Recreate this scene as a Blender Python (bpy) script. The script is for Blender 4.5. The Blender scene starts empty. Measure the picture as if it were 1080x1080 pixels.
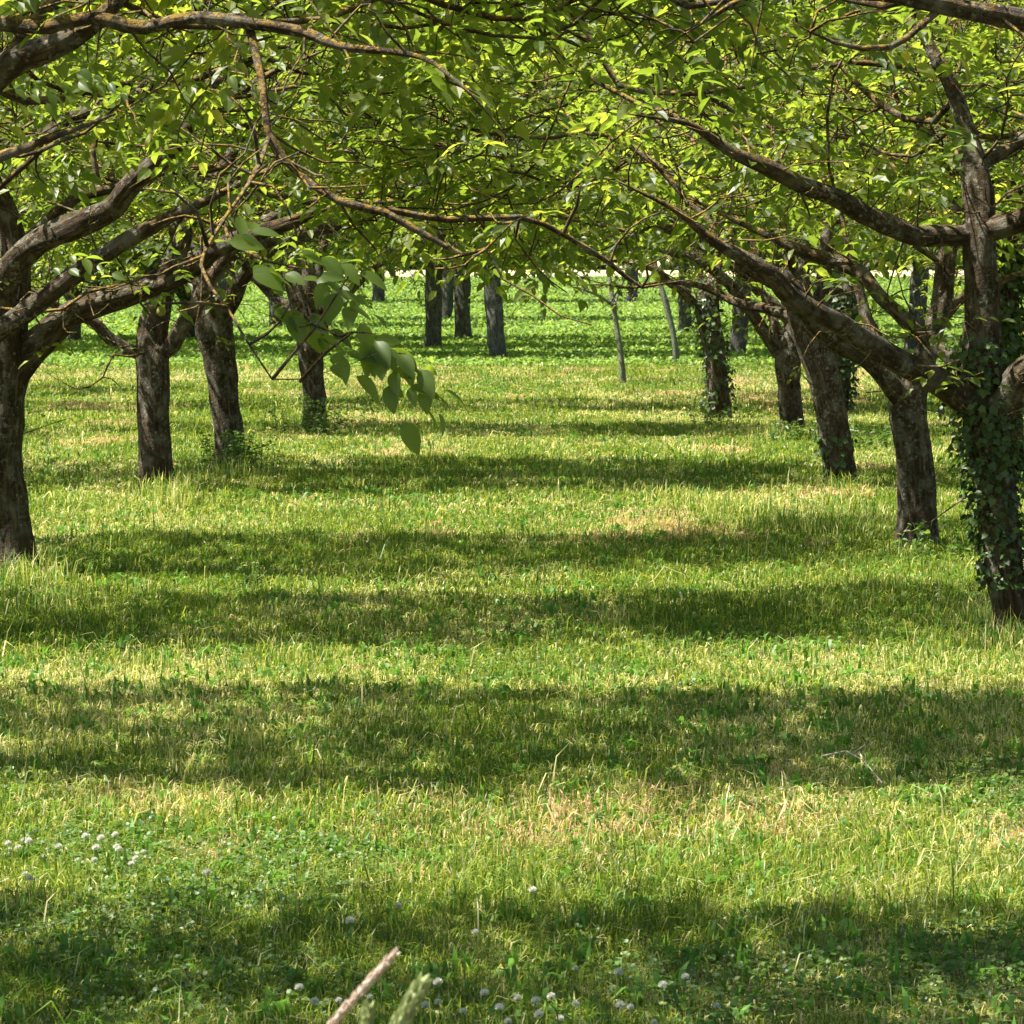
import bpy, math, random
import numpy as np
from mathutils import Vector
R = math.radians
rng = np.random.default_rng(7)
random.seed(7)
sc = bpy.context.scene
col = sc.collection

# ------------------------------------------------------------------ camera
F = 4000.0; CH = 2.3; HOR = 240.0
PITCH = math.atan((540 - HOR) / F)
cp, sp_ = math.cos(PITCH), math.sin(PITCH)
def ray(px, py):
    x = (px - 540) / F; u = -(py - 540) / F
    return np.array([x, cp + u * sp_, -sp_ + u * cp])
def at(px, py, Y):
    d = ray(px, py); return np.array([0, 0, CH]) + d * (Y / d[1])
def gnd(px, py):
    d = ray(px, py); t = -CH / d[2]; p = np.array([0, 0, CH]) + d * t; p[2] = 0; return p
cam_d = bpy.data.cameras.new('camera'); cam = bpy.data.objects.new('camera', cam_d); col.objects.link(cam)
cam.location = (0, 0, CH); cam.rotation_euler = (R(90) - PITCH, 0, 0)
cam_d.sensor_width = 36; cam_d.lens = 36 * F / 1080
cam_d.clip_end = 2000; cam_d.clip_start = 0.1
cam_d.dof.use_dof = True; cam_d.dof.focus_distance = 19; cam_d.dof.aperture_fstop = 22
sc.camera = cam

# ------------------------------------------------------------------ tagging
def tag(o, label=None, cat=None, group=None, kind=None):
    if label: o['label'] = label
    if cat: o['category'] = cat
    if group: o['group'] = group
    if kind: o['kind'] = kind
    return o
def empty(name, loc):
    o = bpy.data.objects.new(name, None); col.objects.link(o); o.location = loc; o.empty_display_size = .2
    return o
def mesh(name, verts, loops, totals, mat, parent=None, attrs=None, smooth=False, loc=None):
    verts = np.asarray(verts, np.float32).reshape(-1, 3)
    loops = np.asarray(loops, np.int32).ravel(); totals = np.asarray(totals, np.int32).ravel()
    me = bpy.data.meshes.new(name)
    me.vertices.add(len(verts)); me.vertices.foreach_set('co', verts.ravel())
    me.loops.add(len(loops)); me.loops.foreach_set('vertex_index', loops)
    starts = np.concatenate([[0], np.cumsum(totals)[:-1]]).astype(np.int32)
    me.polygons.add(len(totals)); me.polygons.foreach_set('loop_start', starts)
    try: me.polygons.foreach_set('loop_total', totals)
    except Exception: pass
    me.polygons.foreach_set('use_smooth', np.full(len(totals), smooth))
    for k, v in (attrs or {}).items():
        v = np.asarray(v, np.float32)
        if v.ndim == 1:
            a = me.attributes.new(k, 'FLOAT', 'POINT'); a.data.foreach_set('value', v)
        else:
            if v.shape[1] == 3: v = np.concatenate([v, np.ones((len(v), 1), np.float32)], 1)
            a = me.attributes.new(k, 'FLOAT_COLOR', 'POINT'); a.data.foreach_set('color', v.ravel())
    me.update(calc_edges=True); me.validate()
    me.materials.append(mat)
    o = bpy.data.objects.new(name, me); col.objects.link(o)
    if parent: o.parent = parent
    if loc is not None: o.location = loc
    return o

# ------------------------------------------------------------------ noise in numpy
def vnoise(x, y, seed=0):
    xi = np.floor(x).astype(np.int64); yi = np.floor(y).astype(np.int64)
    fx = x - xi; fy = y - yi; fx = fx * fx * (3 - 2 * fx); fy = fy * fy * (3 - 2 * fy)
    def h(a, b):
        n = (a * 374761393 + b * 668265263 + seed * 1442695041) & 0x7fffffff
        n = ((n ^ (n >> 13)) * 1274126177) & 0x7fffffff
        return ((n ^ (n >> 16)) & 0xffff) / 65535.0
    return (h(xi, yi) * (1 - fx) + h(xi + 1, yi) * fx) * (1 - fy) + (h(xi, yi + 1) * (1 - fx) + h(xi + 1, yi + 1) * fx) * fy
def fbm(x, y, seed=0, o=3):
    s = 0; a = .5; t = 0
    for i in range(o):
        s = s + a * vnoise(x * 2 ** i, y * 2 ** i, seed + i * 17); t += a; a *= .5
    return s / t

# ------------------------------------------------------------------ materials
def newmat(name):
    m = bpy.data.materials.new(name); m.use_nodes = True; nt = m.node_tree; nt.nodes.clear()
    out = nt.nodes.new('ShaderNodeOutputMaterial')
    return m, nt, out
def N(nt, t, **kw):
    n = nt.nodes.new(t)
    for k, v in kw.items():
        if k in n.inputs: n.inputs[k].default_value = v
        else: setattr(n, k, v)
    return n
def ramp(nt, src, stops):
    r = nt.nodes.new('ShaderNodeValToRGB'); nt.links.new(src, r.inputs[0])
    e = r.color_ramp.elements
    while len(e) < len(stops): e.new(.5)
    for i, (p, c) in enumerate(stops): e[i].position = p; e[i].color = (*c, 1)
    return r.outputs[0]
def mix(nt, fac, a, b, mode='MIX'):
    m = nt.nodes.new('ShaderNodeMix'); m.data_type = 'RGBA'; m.blend_type = mode
    for s, v in ((0, fac), (6, a), (7, b)):
        if isinstance(v, (int, float)): m.inputs[s].default_value = v
        elif isinstance(v, tuple): m.inputs[s].default_value = (*v, 1)
        else: nt.links.new(v, m.inputs[s])
    return m.outputs[2]
def maprange(nt, src, a, b, c=0, d=1):
    n = nt.nodes.new('ShaderNodeMapRange'); nt.links.new(src, n.inputs[0])
    for i, v in enumerate((a, b, c, d)): n.inputs[i + 1].default_value = v
    return n.outputs[0]
def leaf_shader(name, stops, trans_gain, tr=.5, gloss=.06, rough=.38, attr='rnd', color_attr=False):
    m, nt, out = newmat(name)
    a = N(nt, 'ShaderNodeAttribute', attribute_name=attr)
    c = a.outputs['Color'] if color_attr else ramp(nt, a.outputs['Fac'], stops)
    geo = N(nt, 'ShaderNodeNewGeometry')
    if not color_attr:   # paler underside
        c = mix(nt, maprange(nt, geo.outputs['Backfacing'], 0, 1, 0, .2), c, (.11, .17, .045))
    d = N(nt, 'ShaderNodeBsdfDiffuse'); nt.links.new(c, d.inputs['Color'])
    t = N(nt, 'ShaderNodeBsdfTranslucent'); tc = mix(nt, 1.0, c, trans_gain, 'MULTIPLY'); nt.links.new(tc, t.inputs['Color'])
    ms = N(nt, 'ShaderNodeMixShader'); ms.inputs[0].default_value = tr
    nt.links.new(d.outputs[0], ms.inputs[1]); nt.links.new(t.outputs[0], ms.inputs[2])
    g = N(nt, 'ShaderNodeBsdfGlossy', Roughness=rough); g.inputs['Color'].default_value = (1, 1, 1, 1)
    m2 = N(nt, 'ShaderNodeMixShader'); m2.inputs[0].default_value = gloss
    nt.links.new(ms.outputs[0], m2.inputs[1]); nt.links.new(g.outputs[0], m2.inputs[2])
    nt.links.new(m2.outputs[0], out.inputs['Surface'])
    return m
M_leaf = leaf_shader('walnut_leaf', [(0, (.050, .084, .014)), (.5, (.092, .132, .024)), (.85, (.158, .188, .042)), (1, (.29, .26, .07))], (3.9, 3.6, 1.5), .54, .022, .42)
M_ivy = leaf_shader('ivy_leaf', [(0, (.022, .050, .012)), (.6, (.045, .085, .018)), (1, (.10, .15, .04))], (1.5, 1.6, .8), .3, .035, .4)
M_weed = leaf_shader('weed_leaf', [(0, (.06, .12, .025)), (.6, (.11, .19, .035)), (1, (.20, .26, .06))], (1.8, 1.9, 1.0), .4, .03, .45)
M_wood = leaf_shader('woodland_leaf', [(0, (.05, .09, .02)), (.6, (.10, .15, .03)), (1, (.20, .23, .05))], (1.6, 1.8, .9), .4, .03, .5)
M_grass = leaf_shader('grass_blade', None, (1.7, 1.75, 1.1), .42, .02, .45, 'col', True)

def bark(name, dark, mid, pale, orange_amt=.6, moss=.3):
    m, nt, out = newmat(name)
    tc = N(nt, 'ShaderNodeTexCoord'); rad = N(nt, 'ShaderNodeAttribute', attribute_name='rad')
    mp = N(nt, 'ShaderNodeAttribute', attribute_name='bark')
    n1 = N(nt, 'ShaderNodeTexNoise', Scale=34.0, Detail=6.0, Roughness=.65); nt.links.new(mp.outputs['Vector'], n1.inputs['Vector'])
    n2 = N(nt, 'ShaderNodeTexNoise', Scale=7.0, Detail=5.0, Roughness=.6); nt.links.new(tc.outputs['Object'], n2.inputs['Vector'])
    n3 = N(nt, 'ShaderNodeTexVoronoi', Scale=22.0); nt.links.new(tc.outputs['Object'], n3.inputs['Vector'])
    n4 = N(nt, 'ShaderNodeTexNoise', Scale=13.0, Detail=4.0); nt.links.new(tc.outputs['Object'], n4.inputs['Vector'])
    base = ramp(nt, n1.outputs['Fac'], [(.30, dark), (.52, mid), (.70, pale)])
    lich = mix(nt, maprange(nt, n2.outputs['Fac'], .50, .66, 0, .75), base, (.21, .205, .165))
    spots = maprange(nt, n3.outputs['Distance'], .30, .18)
    sel = N(nt, 'ShaderNodeMath', operation='MULTIPLY'); nt.links.new(spots, sel.inputs[0])
    nt.links.new(maprange(nt, n4.outputs['Fac'], .56, .66, 0, .7), sel.inputs[1])
    lich = mix(nt, sel.outputs[0], lich, (.36, .36, .30))
    n8 = N(nt, 'ShaderNodeTexNoise', Scale=30.0, Detail=7.0, Roughness=.75); nt.links.new(tc.outputs['Object'], n8.inputs['Vector'])
    n9 = N(nt, 'ShaderNodeTexNoise', Scale=5.0, Detail=2.0); nt.links.new(tc.outputs['Object'], n9.inputs['Vector'])
    cr = N(nt, 'ShaderNodeMath', operation='MULTIPLY'); nt.links.new(maprange(nt, n8.outputs['Fac'], .53, .60, 0, .85), cr.inputs[0]); nt.links.new(maprange(nt, n9.outputs['Fac'], .42, .58), cr.inputs[1])
    lich = mix(nt, cr.outputs[0], lich, (.34, .34, .28))
    # orange lichen: more on thin limbs and on top of them
    geo = N(nt, 'ShaderNodeNewGeometry'); sx = N(nt, 'ShaderNodeSeparateXYZ'); nt.links.new(geo.outputs['Normal'], sx.inputs[0])
    up = maprange(nt, sx.outputs['Z'], -.4, .6)
    thin = maprange(nt, rad.outputs['Fac'], .05, .012, .10, 1)
    f = N(nt, 'ShaderNodeMath', operation='MULTIPLY'); nt.links.new(up, f.inputs[0]); nt.links.new(thin, f.inputs[1])
    f2 = N(nt, 'ShaderNodeMath', operation='MULTIPLY'); nt.links.new(f.outputs[0], f2.inputs[0])
    n5 = N(nt, 'ShaderNodeTexNoise', Scale=24.0, Detail=7.0, Roughness=.72); nt.links.new(tc.outputs['Object'], n5.inputs['Vector'])
    nt.links.new(maprange(nt, n5.outputs['Fac'], .48, .54, 0, min(1, orange_amt * 1.4)), f2.inputs[1])
    c = mix(nt, f2.outputs[0], lich, (.50, .31, .06))
    n6 = N(nt, 'ShaderNodeTexNoise', Scale=4.0, Detail=6.0, Roughness=.7); nt.links.new(tc.outputs['Object'], n6.inputs['Vector'])
    c = mix(nt, maprange(nt, n6.outputs['Fac'], .55, .66, 0, moss), c, (.09, .11, .03))
    b = N(nt, 'ShaderNodeBsdfPrincipled', Roughness=.9); nt.links.new(c, b.inputs['Base Color'])
    b.inputs['Specular IOR Level'].default_value = .2
    bp = N(nt, 'ShaderNodeBump', Strength=1.0, Distance=.035); hs = N(nt, 'ShaderNodeMath', operation='ADD'); nt.links.new(n1.outputs['Fac'], hs.inputs[0])
    n7 = N(nt, 'ShaderNodeTexNoise', Scale=45.0, Detail=5.0, Roughness=.7); nt.links.new(tc.outputs['Object'], n7.inputs['Vector']); nt.links.new(n7.outputs['Fac'], hs.inputs[1]); nt.links.new(hs.outputs[0], bp.inputs['Height']); nt.links.new(bp.outputs[0], b.inputs['Normal'])
    nt.links.new(b.outputs[0], out.inputs['Surface'])
    return m
M_bark = bark('walnut_bark', (.014, .009, .006), (.070, .047, .030), (.21, .165, .115))
M_bark_pale = bark('pale_bark', (.10, .12, .07), (.20, .23, .14), (.34, .36, .26), .2, .1)
M_bark_grey = bark('grey_bark', (.03, .028, .026), (.10, .095, .085), (.22, .21, .19), .2, .1)

def simple(name, c, rough=.8, noise=None, trans=0):
    m, nt, out = newmat(name)
    b = N(nt, 'ShaderNodeBsdfPrincipled', Roughness=rough)
    if noise:
        tc = N(nt, 'ShaderNodeTexCoord'); n = N(nt, 'ShaderNodeTexNoise', Scale=noise[0], Detail=6.0, Roughness=.7); nt.links.new(tc.outputs['Object'], n.inputs['Vector'])
        nt.links.new(ramp(nt, n.outputs['Fac'], [(.35, c), (.65, noise[1])]), b.inputs['Base Color'])
    else: b.inputs['Base Color'].default_value = (*c, 1)
    s = b
    if trans:
        t = N(nt, 'ShaderNodeBsdfTranslucent'); t.inputs['Color'].default_value = (*c, 1); ms = N(nt, 'ShaderNodeMixShader'); ms.inputs[0].default_value = trans
        nt.links.new(b.outputs[0], ms.inputs[1]); nt.links.new(t.outputs[0], ms.inputs[2]); s = ms
    nt.links.new(s.outputs[0], out.inputs['Surface'])
    return m
M_soil = simple('meadow_soil', (.045, .050, .016), .95, (2.5, (.16, .13, .055)))
M_crop = simple('field_soil', (.035, .07, .015), .95, (1.2, (.08, .13, .03)))
M_straw = simple('stubble', (.46, .40, .20), .95, (.4, (.62, .55, .32)))
M_petal = simple('clover_petal', (.72, .70, .58), .7, (120.0, (.80, .80, .74)), .3)
M_stem = simple('green_stem', (.12, .20, .05), .6)
M_dryhead = simple('dry_seed_head', (.60, .47, .36), .8, (90.0, (.80, .70, .58)), .25)
M_greenhead = simple('green_seed_head', (.32, .38, .14), .8, (110.0, (.50, .55, .27)), .25)
M_nut = simple('walnut_husk', (.22, .26, .04), .5, (60.0, (.34, .30, .05)))

# ------------------------------------------------------------------ ground
def sheet(name, x0, x1, y0, y1, z, mat, n=1, amp=0):
    if n == 1:
        v = [(x0, y0, z), (x1, y0, z), (x1, y1, z), (x0, y1, z)]; return tag(mesh(name, v, [0, 1, 2, 3], [4], mat), kind='structure')
ground = sheet('ground', -900, 900, -30, 1800, -.012, M_straw)
sheet('meadow_ground', -60, 60, -20, 62, -.008, M_soil)
sheet('field', -160, 160, 62, 168, -.008, M_crop)

def norm(a): return a / np.maximum(np.linalg.norm(a, axis=-1, keepdims=True), 1e-9)

def blades(px, py, h, w, colr, lean=.5, z0=0.0):
    n = len(px); az = rng.uniform(0, 2 * np.pi, n); fa = az + rng.uniform(-.9, .9, n) + np.pi / 2
    l = rng.uniform(.05, 1, n) ** 1.15 * lean * 1.6
    d = np.stack([np.cos(az), np.sin(az), 0 * az], 1); s = np.stack([np.cos(fa), np.sin(fa), 0 * az], 1) * (w / 2)[:, None]
    b = np.stack([px, py, np.full(n, z0)], 1)
    m = b + d * (h * l * .30)[:, None]; m[:, 2] += h * .58
    t = b + d * (h * l)[:, None]; t[:, 2] += h * (1 - .48 * np.minimum(l, 1.6))
    V = np.stack([b - s, b + s, m + s * .85, m - s * .85, t], 1).reshape(-1, 3)
    i = np.arange(n)[:, None] * 5
    loops = np.concatenate([i + 0, i + 1, i + 2, i + 3, i + 3, i + 2, i + 4], 1)
    totals = np.tile([4, 3], n)
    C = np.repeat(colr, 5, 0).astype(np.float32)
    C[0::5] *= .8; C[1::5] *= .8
    return V, loops, totals, C

class Acc:
    def __init__(s): s.v = []; s.l = []; s.t = []; s.a = []; s.b = []; s.n = 0
    def add(s, V, L, T, A, B=None):
        if B is not None: s.b.append(np.asarray(B, np.float32))
        s.v.append(np.asarray(V, np.float32)); s.l.append(np.asarray(L).ravel() + s.n); s.t.append(np.asarray(T).ravel()); s.a.append(np.asarray(A, np.float32)); s.n += len(V)
    def build(s, name, mat, parent=None, attr='col', **k):
        at_ = {attr: np.concatenate(s.a)}
        if s.b and sum(map(len, s.b)) == s.n: at_['bark'] = np.concatenate(s.b)
        return mesh(name, np.concatenate(s.v), np.concatenate(s.l), np.concatenate(s.t), mat, parent, at_, **k)

HW = 540 / F
def scatter(y0, y1, dens, margin=1.0):
    xm = y1 * HW + margin; n = int((y1 - y0) * 2 * xm * dens)
    x = rng.uniform(-xm, xm, n); y = rng.uniform(y0, y1, n)
    k = np.abs(x) < y * HW + margin
    return x[k], y[k]
GREEN = np.array([.155, .228, .022]); DEEP = np.array([.075, .150, .014]); YEL = np.array([.37, .395, .070]); STRAW = np.array([.69, .62, .32]); BLUE = np.array([.11, .225, .035])
def dryness(x, y): 
    d = fbm(x * .55 + 3, y * .22, 5, 4); d2 = fbm(x * 1.7, y * .8, 9, 3)
    v = .65 * d + .35 * d2
    v = v + .12 * np.exp(-((y - 57.5) / 3.5) ** 2) + .10 * np.exp(-(((x - .3) / .9) ** 2 + ((y - 14.6) / .7) ** 2))
    return np.clip((v - .465) / .22, 0, 1)
def cloverness(x, y):
    v = fbm(x * .9 + 11, y * .7, 21, 3) + .22 * np.exp(-(((x + .9) / .8) ** 2 + ((y - 13.2) / .9) ** 2)) + .15 * np.exp(-(((x - .3) / .8) ** 2 + ((y - 11.3) / .7) ** 2))
    return np.clip((v - .60) / .12, 0, 1) * np.clip((22 - y) / 8, 0, 1)
def grass_color(x, y, n):
    r = rng.random(n); dr = dryness(x, y); g = fbm(x * .8, y * .5, 33, 3)
    c = GREEN + (DEEP - GREEN) * (rng.random(n) * (1.3 - g) > .45)[:, None] * .8
    c = np.where((r < .30 + .3 * dr)[:, None], YEL, c)
    c = np.where((rng.random(n) < .05 + .42 * dr ** 1.3)[:, None], STRAW, c)
    c = np.where((rng.random(n) < .06)[:, None], BLUE, c)
    pk = np.exp(-(((x - .35) / .75) ** 2 + ((y - 14.6) / .75) ** 2)) + .8 * np.exp(-(((x + 1.4) / .35) ** 2 + ((y - 15.0) / .4) ** 2)) + np.clip((fbm(x * .9, y * .5, 91, 3) - .64) / .08, 0, 1)
    c = np.where((rng.random(n) < .6 * pk * fbm(x * 5, y * 4, 61, 2) * 1.6)[:, None], np.array([.66, .47, .27]), c)
    return c * rng.uniform(.7, 1.3, n)[:, None]
g = Acc()
for y0, y1, dens, w in ((8.5, 14, 4200, .0040), (14, 20, 3000, .0048), (20, 30, 1900, .006), (30, 45, 1000, .008), (45, 62.3, 620, .011)):
    x, y = scatter(y0, y1, dens); n = len(x)
    hh = fbm(x * 1.1, y * .7, 44, 3)
    dr = dryness(x, y)
    h = rng.uniform(.045, .115, n) * (.35 + 1.4 * hh) * (1 - .3 * dr) * (1 - .35 * cloverness(x, y))
    tall = rng.random(n) < .018; h = np.where(tall, h * rng.uniform(1.4, 2.4, n), h)
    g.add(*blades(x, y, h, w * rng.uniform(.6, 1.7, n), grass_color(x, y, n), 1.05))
# low flattened thatch
for y0, y1, dens, w in ((8.5, 14, 1500, .004), (14, 24, 1000, .005), (24, 62, 300, .009)):
    x, y = scatter(y0, y1, dens); n = len(x)
    keep = rng.random(n) < .3 + .7 * dryness(x, y); x = x[keep]; y = y[keep]; n = len(x)
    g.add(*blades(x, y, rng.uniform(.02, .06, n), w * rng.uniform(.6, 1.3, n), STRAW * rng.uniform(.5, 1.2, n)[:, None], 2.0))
# broad leaved weeds in the sward (plantain, dandelion)
for y0, y1, dens in ((8.5, 20, 26), (20, 40, 14), (40, 62, 7)):
    x, y = scatter(y0, y1, dens); 
    x = np.repeat(x, 6) + rng.normal(0, .02, len(x) * 6); y = np.repeat(y, 6) + rng.normal(0, .02, len(y) * 6); n = len(x)
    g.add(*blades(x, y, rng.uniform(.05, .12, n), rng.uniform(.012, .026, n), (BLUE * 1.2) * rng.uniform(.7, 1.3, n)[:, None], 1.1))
# tall tufts of long grass
def tuft(px, py, n=70, hmax=.35, spread=.12, dry=.2):
    n = int(n * 1.7); hmax *= .92
    p = gnd(px, py + .022 * (py - 240)); x = p[0] + rng.normal(0, spread, n); y = p[1] + rng.normal(0, spread * 1.6, n)
    c = np.where((rng.random(n) < dry)[:, None], STRAW * 1.05, np.where((rng.random(n) < .5)[:, None], YEL, BLUE)) * rng.uniform(.8, 1.25, n)[:, None]
    w = .0035 + p[1] * .00012
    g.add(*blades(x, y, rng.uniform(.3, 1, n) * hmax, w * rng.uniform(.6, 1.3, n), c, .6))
for a in ((35, 610, 200, .32), (10, 615, 120, .3), (170, 520, 160, .32), (185, 528, 120, .36), (780, 540, 260, .30), (830, 555, 220, .34), (740, 530, 160, .26), (870, 560, 160, .32), (900, 545, 120, .3),
          (1060, 680, 220, .32), (1040, 650, 160, .28), (968, 582, 120, .2), (885, 515, 120, .3), (835, 462, 120, .3), (240, 500, 130, .34), (700, 520, 120, .22), (600, 500, 120, .2),
          (930, 620, 130, .25), (985, 700, 130, .22), (860, 640, 140, .22), (480, 470, 80, .18), (150, 700, 120, .2), (300, 690, 120, .2), (650, 660, 90, .2), (60, 640, 160, .28), (905, 955, 60, .2), (40, 960, 80, .2), (120, 860, 60, .22), (510, 860, 50, .2)):
    tuft(a[0], a[1], a[2], a[3], .16)
g.build('grass', M_grass); grass = bpy.data.objects['grass']; tag(grass, 'green and straw coloured meadow grass between the orchard rows', 'grass', kind='stuff')

# clover leaves (three round leaflets, level)
def leaflets(P, A, Nn, L, W, fold=.10, droop=.12):
    n = len(P); A = norm(A); S = norm(np.cross(Nn, A)); Nn = np.cross(A, S)
    T = np.array([(0, 0, 0), (.5, 0, -fold * .3), (1, 0, -droop), (.26, .46, fold), (.66, .40, fold * .3), (.26, -.46, fold), (.66, -.40, fold * .3)])
    V = P[:, None, :] + A[:, None, :] * (T[None, :, 0] * L[:, None])[..., None] + S[:, None, :] * (T[None, :, 1] * W[:, None])[..., None] + Nn[:, None, :] * (T[None, :, 2] * L[:, None])[..., None]
    i = np.arange(n)[:, None] * 7
    loops = np.concatenate([i + 0, i + 1, i + 4, i + 3, i + 1, i + 2, i + 4, i + 0, i + 5, i + 6, i + 1, i + 1, i + 6, i + 2], 1)
    return V.reshape(-1, 3), loops, np.tile([4, 3, 4, 3], n)
cl = Acc()
for y0, y1, dens in ((8.5, 16, 1000), (16, 24, 600)):
    x, y = scatter(y0, y1, dens, .6); k = rng.random(len(x)) < cloverness(x, y) * .9 + .05; x = x[k]; y = y[k]; n = len(x)
    z = rng.uniform(.02, .07, n); az = rng.uniform(0, 6.28, n); r = rng.random(n)
    for j in range(3):
        a = az + j * 2.094
        A = np.stack([np.cos(a), np.sin(a), rng.normal(.05, .35, n)], 1); Nn = norm(np.stack([rng.normal(0, .5, n), rng.normal(-.15, .5, n), np.ones(n)], 1))
        L = rng.uniform(.011, .019, n)
        V, l, t = leaflets(np.stack([x, y, z], 1), A, Nn, L, L * 1.05, .06, 0)
        cl.add(V, l, t, np.repeat(np.clip(r * .9 + rng.normal(0, .05, n), 0, 1), 7))
tag(cl.build('clover_leaves', M_weed, attr='rnd'), 'low carpet of clover leaves in the near grass', 'clover', kind='stuff')

# far field crop
x = []; y = []
for y0, y1, dens, s in ((61.8, 80, 260, 1), (80, 115, 110, 1), (115, 168, 40, 1)):
    a, b = scatter(y0, y1, dens, 3); x.append(a); y.append(b)
x = np.concatenate(x); y = np.concatenate(y); n = len(x)
s = .03 + y * .00045
A = norm(rng.normal(0, 1, (n, 3)) * [1, 1, .55]); Nn = norm(rng.normal(0, .8, (n, 3)) + [0, -.2, .8])
P = np.stack([x, y, rng.uniform(.03, .14, n) ], 1)
cf = Acc(); V, l, t = leaflets(P, A, Nn, s * rng.uniform(.8, 1.7, n), s * rng.uniform(.7, 1.1, n))
cc = np.array([.21, .32, .065]) * rng.uniform(.6, 1.4, n)[:, None] * np.where((rng.random(n) < .2)[:, None], [1.7, 1.35, 1.3], [1, 1, 1])
cf.add(V, l, t, np.repeat(cc, 7, 0))
tag(cf.build('field_crop', M_grass), 'lush bright green low crop in the field beyond the meadow', 'crop', kind='stuff')

# ------------------------------------------------------------------ tubes
def smooth_path(P, r, step):
    P = np.asarray(P, float); r = np.asarray(r, float)
    if len(P) < 3:
        k = max(2, int(np.linalg.norm(P[-1] - P[0]) / step) + 1); t = np.linspace(0, 1, k)[:, None]
        return P[0] + (P[-1] - P[0]) * t, r[0] + (r[-1] - r[0]) * t[:, 0]
    Q = np.vstack([2 * P[0] - P[1], P, 2 * P[-1] - P[-2]]); out = []; ro = []
    for i in range(len(P) - 1):
        p0, p1, p2, p3 = Q[i:i + 4]; k = max(1, int(round(np.linalg.norm(p2 - p1) / step)))
        for j in range(k):
            t = j / k
            out.append(.5 * ((2 * p1) + (-p0 + p2) * t + (2 * p0 - 5 * p1 + 4 * p2 - p3) * t * t + (-p0 + 3 * p1 - 3 * p2 + p3) * t ** 3)); ro.append(r[i] + (r[i + 1] - r[i]) * t)
    out.append(P[-1]); ro.append(r[-1])
    return np.array(out), np.array(ro)
def tube(acc, P, r, sides=6, rough=0.0, cap=True, ridges=0, seed=0):
    P = np.asarray(P, float); r = np.asarray(r, float); m = len(P)
    T = norm(np.gradient(P, axis=0)); ref = np.array([.31, .93, .2]) if abs(T[0][2]) > .6 else np.array([.1, .15, 1.0])
    U = norm(np.cross(T, ref)); W = np.cross(T, U)
    a = np.linspace(0, 2 * np.pi, sides, endpoint=False)
    rr = np.repeat(r[:, None], sides, 1)
    if rough:
        arc = np.concatenate([[0], np.cumsum(np.linalg.norm(np.diff(P, axis=0), axis=1))])
        X = np.cos(a)[None, :] * 2.2 + 7 * seed; Y = np.sin(a)[None, :] * 2.2 + 0 * arc[:, None]
        nz = fbm(X + arc[:, None] * 2.6, Y + arc[:, None] * 1.9, seed, 3) - .5
        rr = rr * (1 + rough * 1.6 * nz)
        if ridges: rr = rr * (1 + .035 * np.sin(ridges * a[None, :] + 3 * np.sin(arc[:, None] * 3)))
    V = P[:, None, :] + rr[..., None] * (np.cos(a)[None, :, None] * U[:, None, :] + np.sin(a)[None, :, None] * W[:, None, :])
    V = V.reshape(-1, 3)
    i = np.arange(m - 1)[:, None] * sides; j = np.arange(sides)[None, :]; j2 = (j + 1) % sides
    L = np.stack([i + j, i + j2, i + sides + j2, i + sides + j], -1).reshape(-1, 4); tot = np.full(len(L), 4)
    loops = L.ravel(); rad = np.repeat(r, sides)
    if cap:
        V = np.vstack([V, P[-1] + T[-1] * r[-1] * .5]); c = len(V) - 1; b = (m - 1) * sides
        F3 = np.stack([b + np.arange(sides), b + (np.arange(sides) + 1) % sides, np.full(sides, c)], -1)
        loops = np.concatenate([loops, F3.ravel()]); tot = np.concatenate([tot, np.full(sides, 3)]); rad = np.append(rad, r[-1])
    arc = np.concatenate([[0], np.cumsum(np.linalg.norm(np.diff(P, axis=0), axis=1))])
    bc = np.concatenate([np.broadcast_to(np.cos(a), (m, sides))[..., None] * r[:, None, None], np.broadcast_to(np.sin(a), (m, sides))[..., None] * r[:, None, None], np.broadcast_to(arc[:, None, None] * .17, (m, sides, 1))], -1).reshape(-1, 3)
    if cap: bc = np.vstack([bc, [0, 0, arc[-1] * .17]])
    acc.add(V, loops, tot, rad, bc + [P[0][0], P[0][1], P[0][2]])

def compound_leaves(acc, P, D, size=1.0, per=3, droop=.35, pairs=3):
    """P shoot tips, D shoot directions: walnut leaves of paired leaflets and one at the end"""
    n = len(P)
    if n == 0: return
    P = np.repeat(P, per, 0); D = np.repeat(D, per, 0); n = len(P)
    az = rng.uniform(0, 2 * np.pi, n)
    H = np.stack([np.cos(az), np.sin(az), rng.uniform(-.35, .35, n)], 1)
    A = norm(H + D * .8); A[:, 2] = A[:, 2] * .6; A = norm(A)
    Nn = norm(np.stack([rng.normal(0, .38, n), rng.normal(0, .38, n), np.ones(n)], 1))
    S = norm(np.cross(Nn, A)); Lr = rng.uniform(.16, .27, n) * size
    tree_r = rng.random(n)
    for k in range(pairs + 1):
        t = .30 + .70 * k / pairs
        base = P + A * (Lr * t)[:, None]; base[:, 2] -= Lr * t * t * droop
        drop = -droop * 1.2 * t
        for s in ((-1, 1) if k < pairs else (0,)):
            a2 = A * (.55 if s else 1) + S * s * rng.uniform(.7, 1, n)[:, None] + np.array([0, 0, 1]) * drop + rng.normal(0, .13, (n, 3))
            L = rng.uniform(.062, .098, n) * size * (.75 + .35 * t)
            keep = rng.random(n) > .08
            nn = norm(Nn + rng.normal(0, .22, (n, 3)))
            V, l, tt = leaflets(base[keep], a2[keep], nn[keep], L[keep], (L * rng.uniform(.46, .58, n))[keep], .09, .14)
            acc.add(V, l, tt, np.repeat(np.clip(tree_r * .8 + rng.normal(.05, .10, n), 0, 1)[keep], 7))

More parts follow.
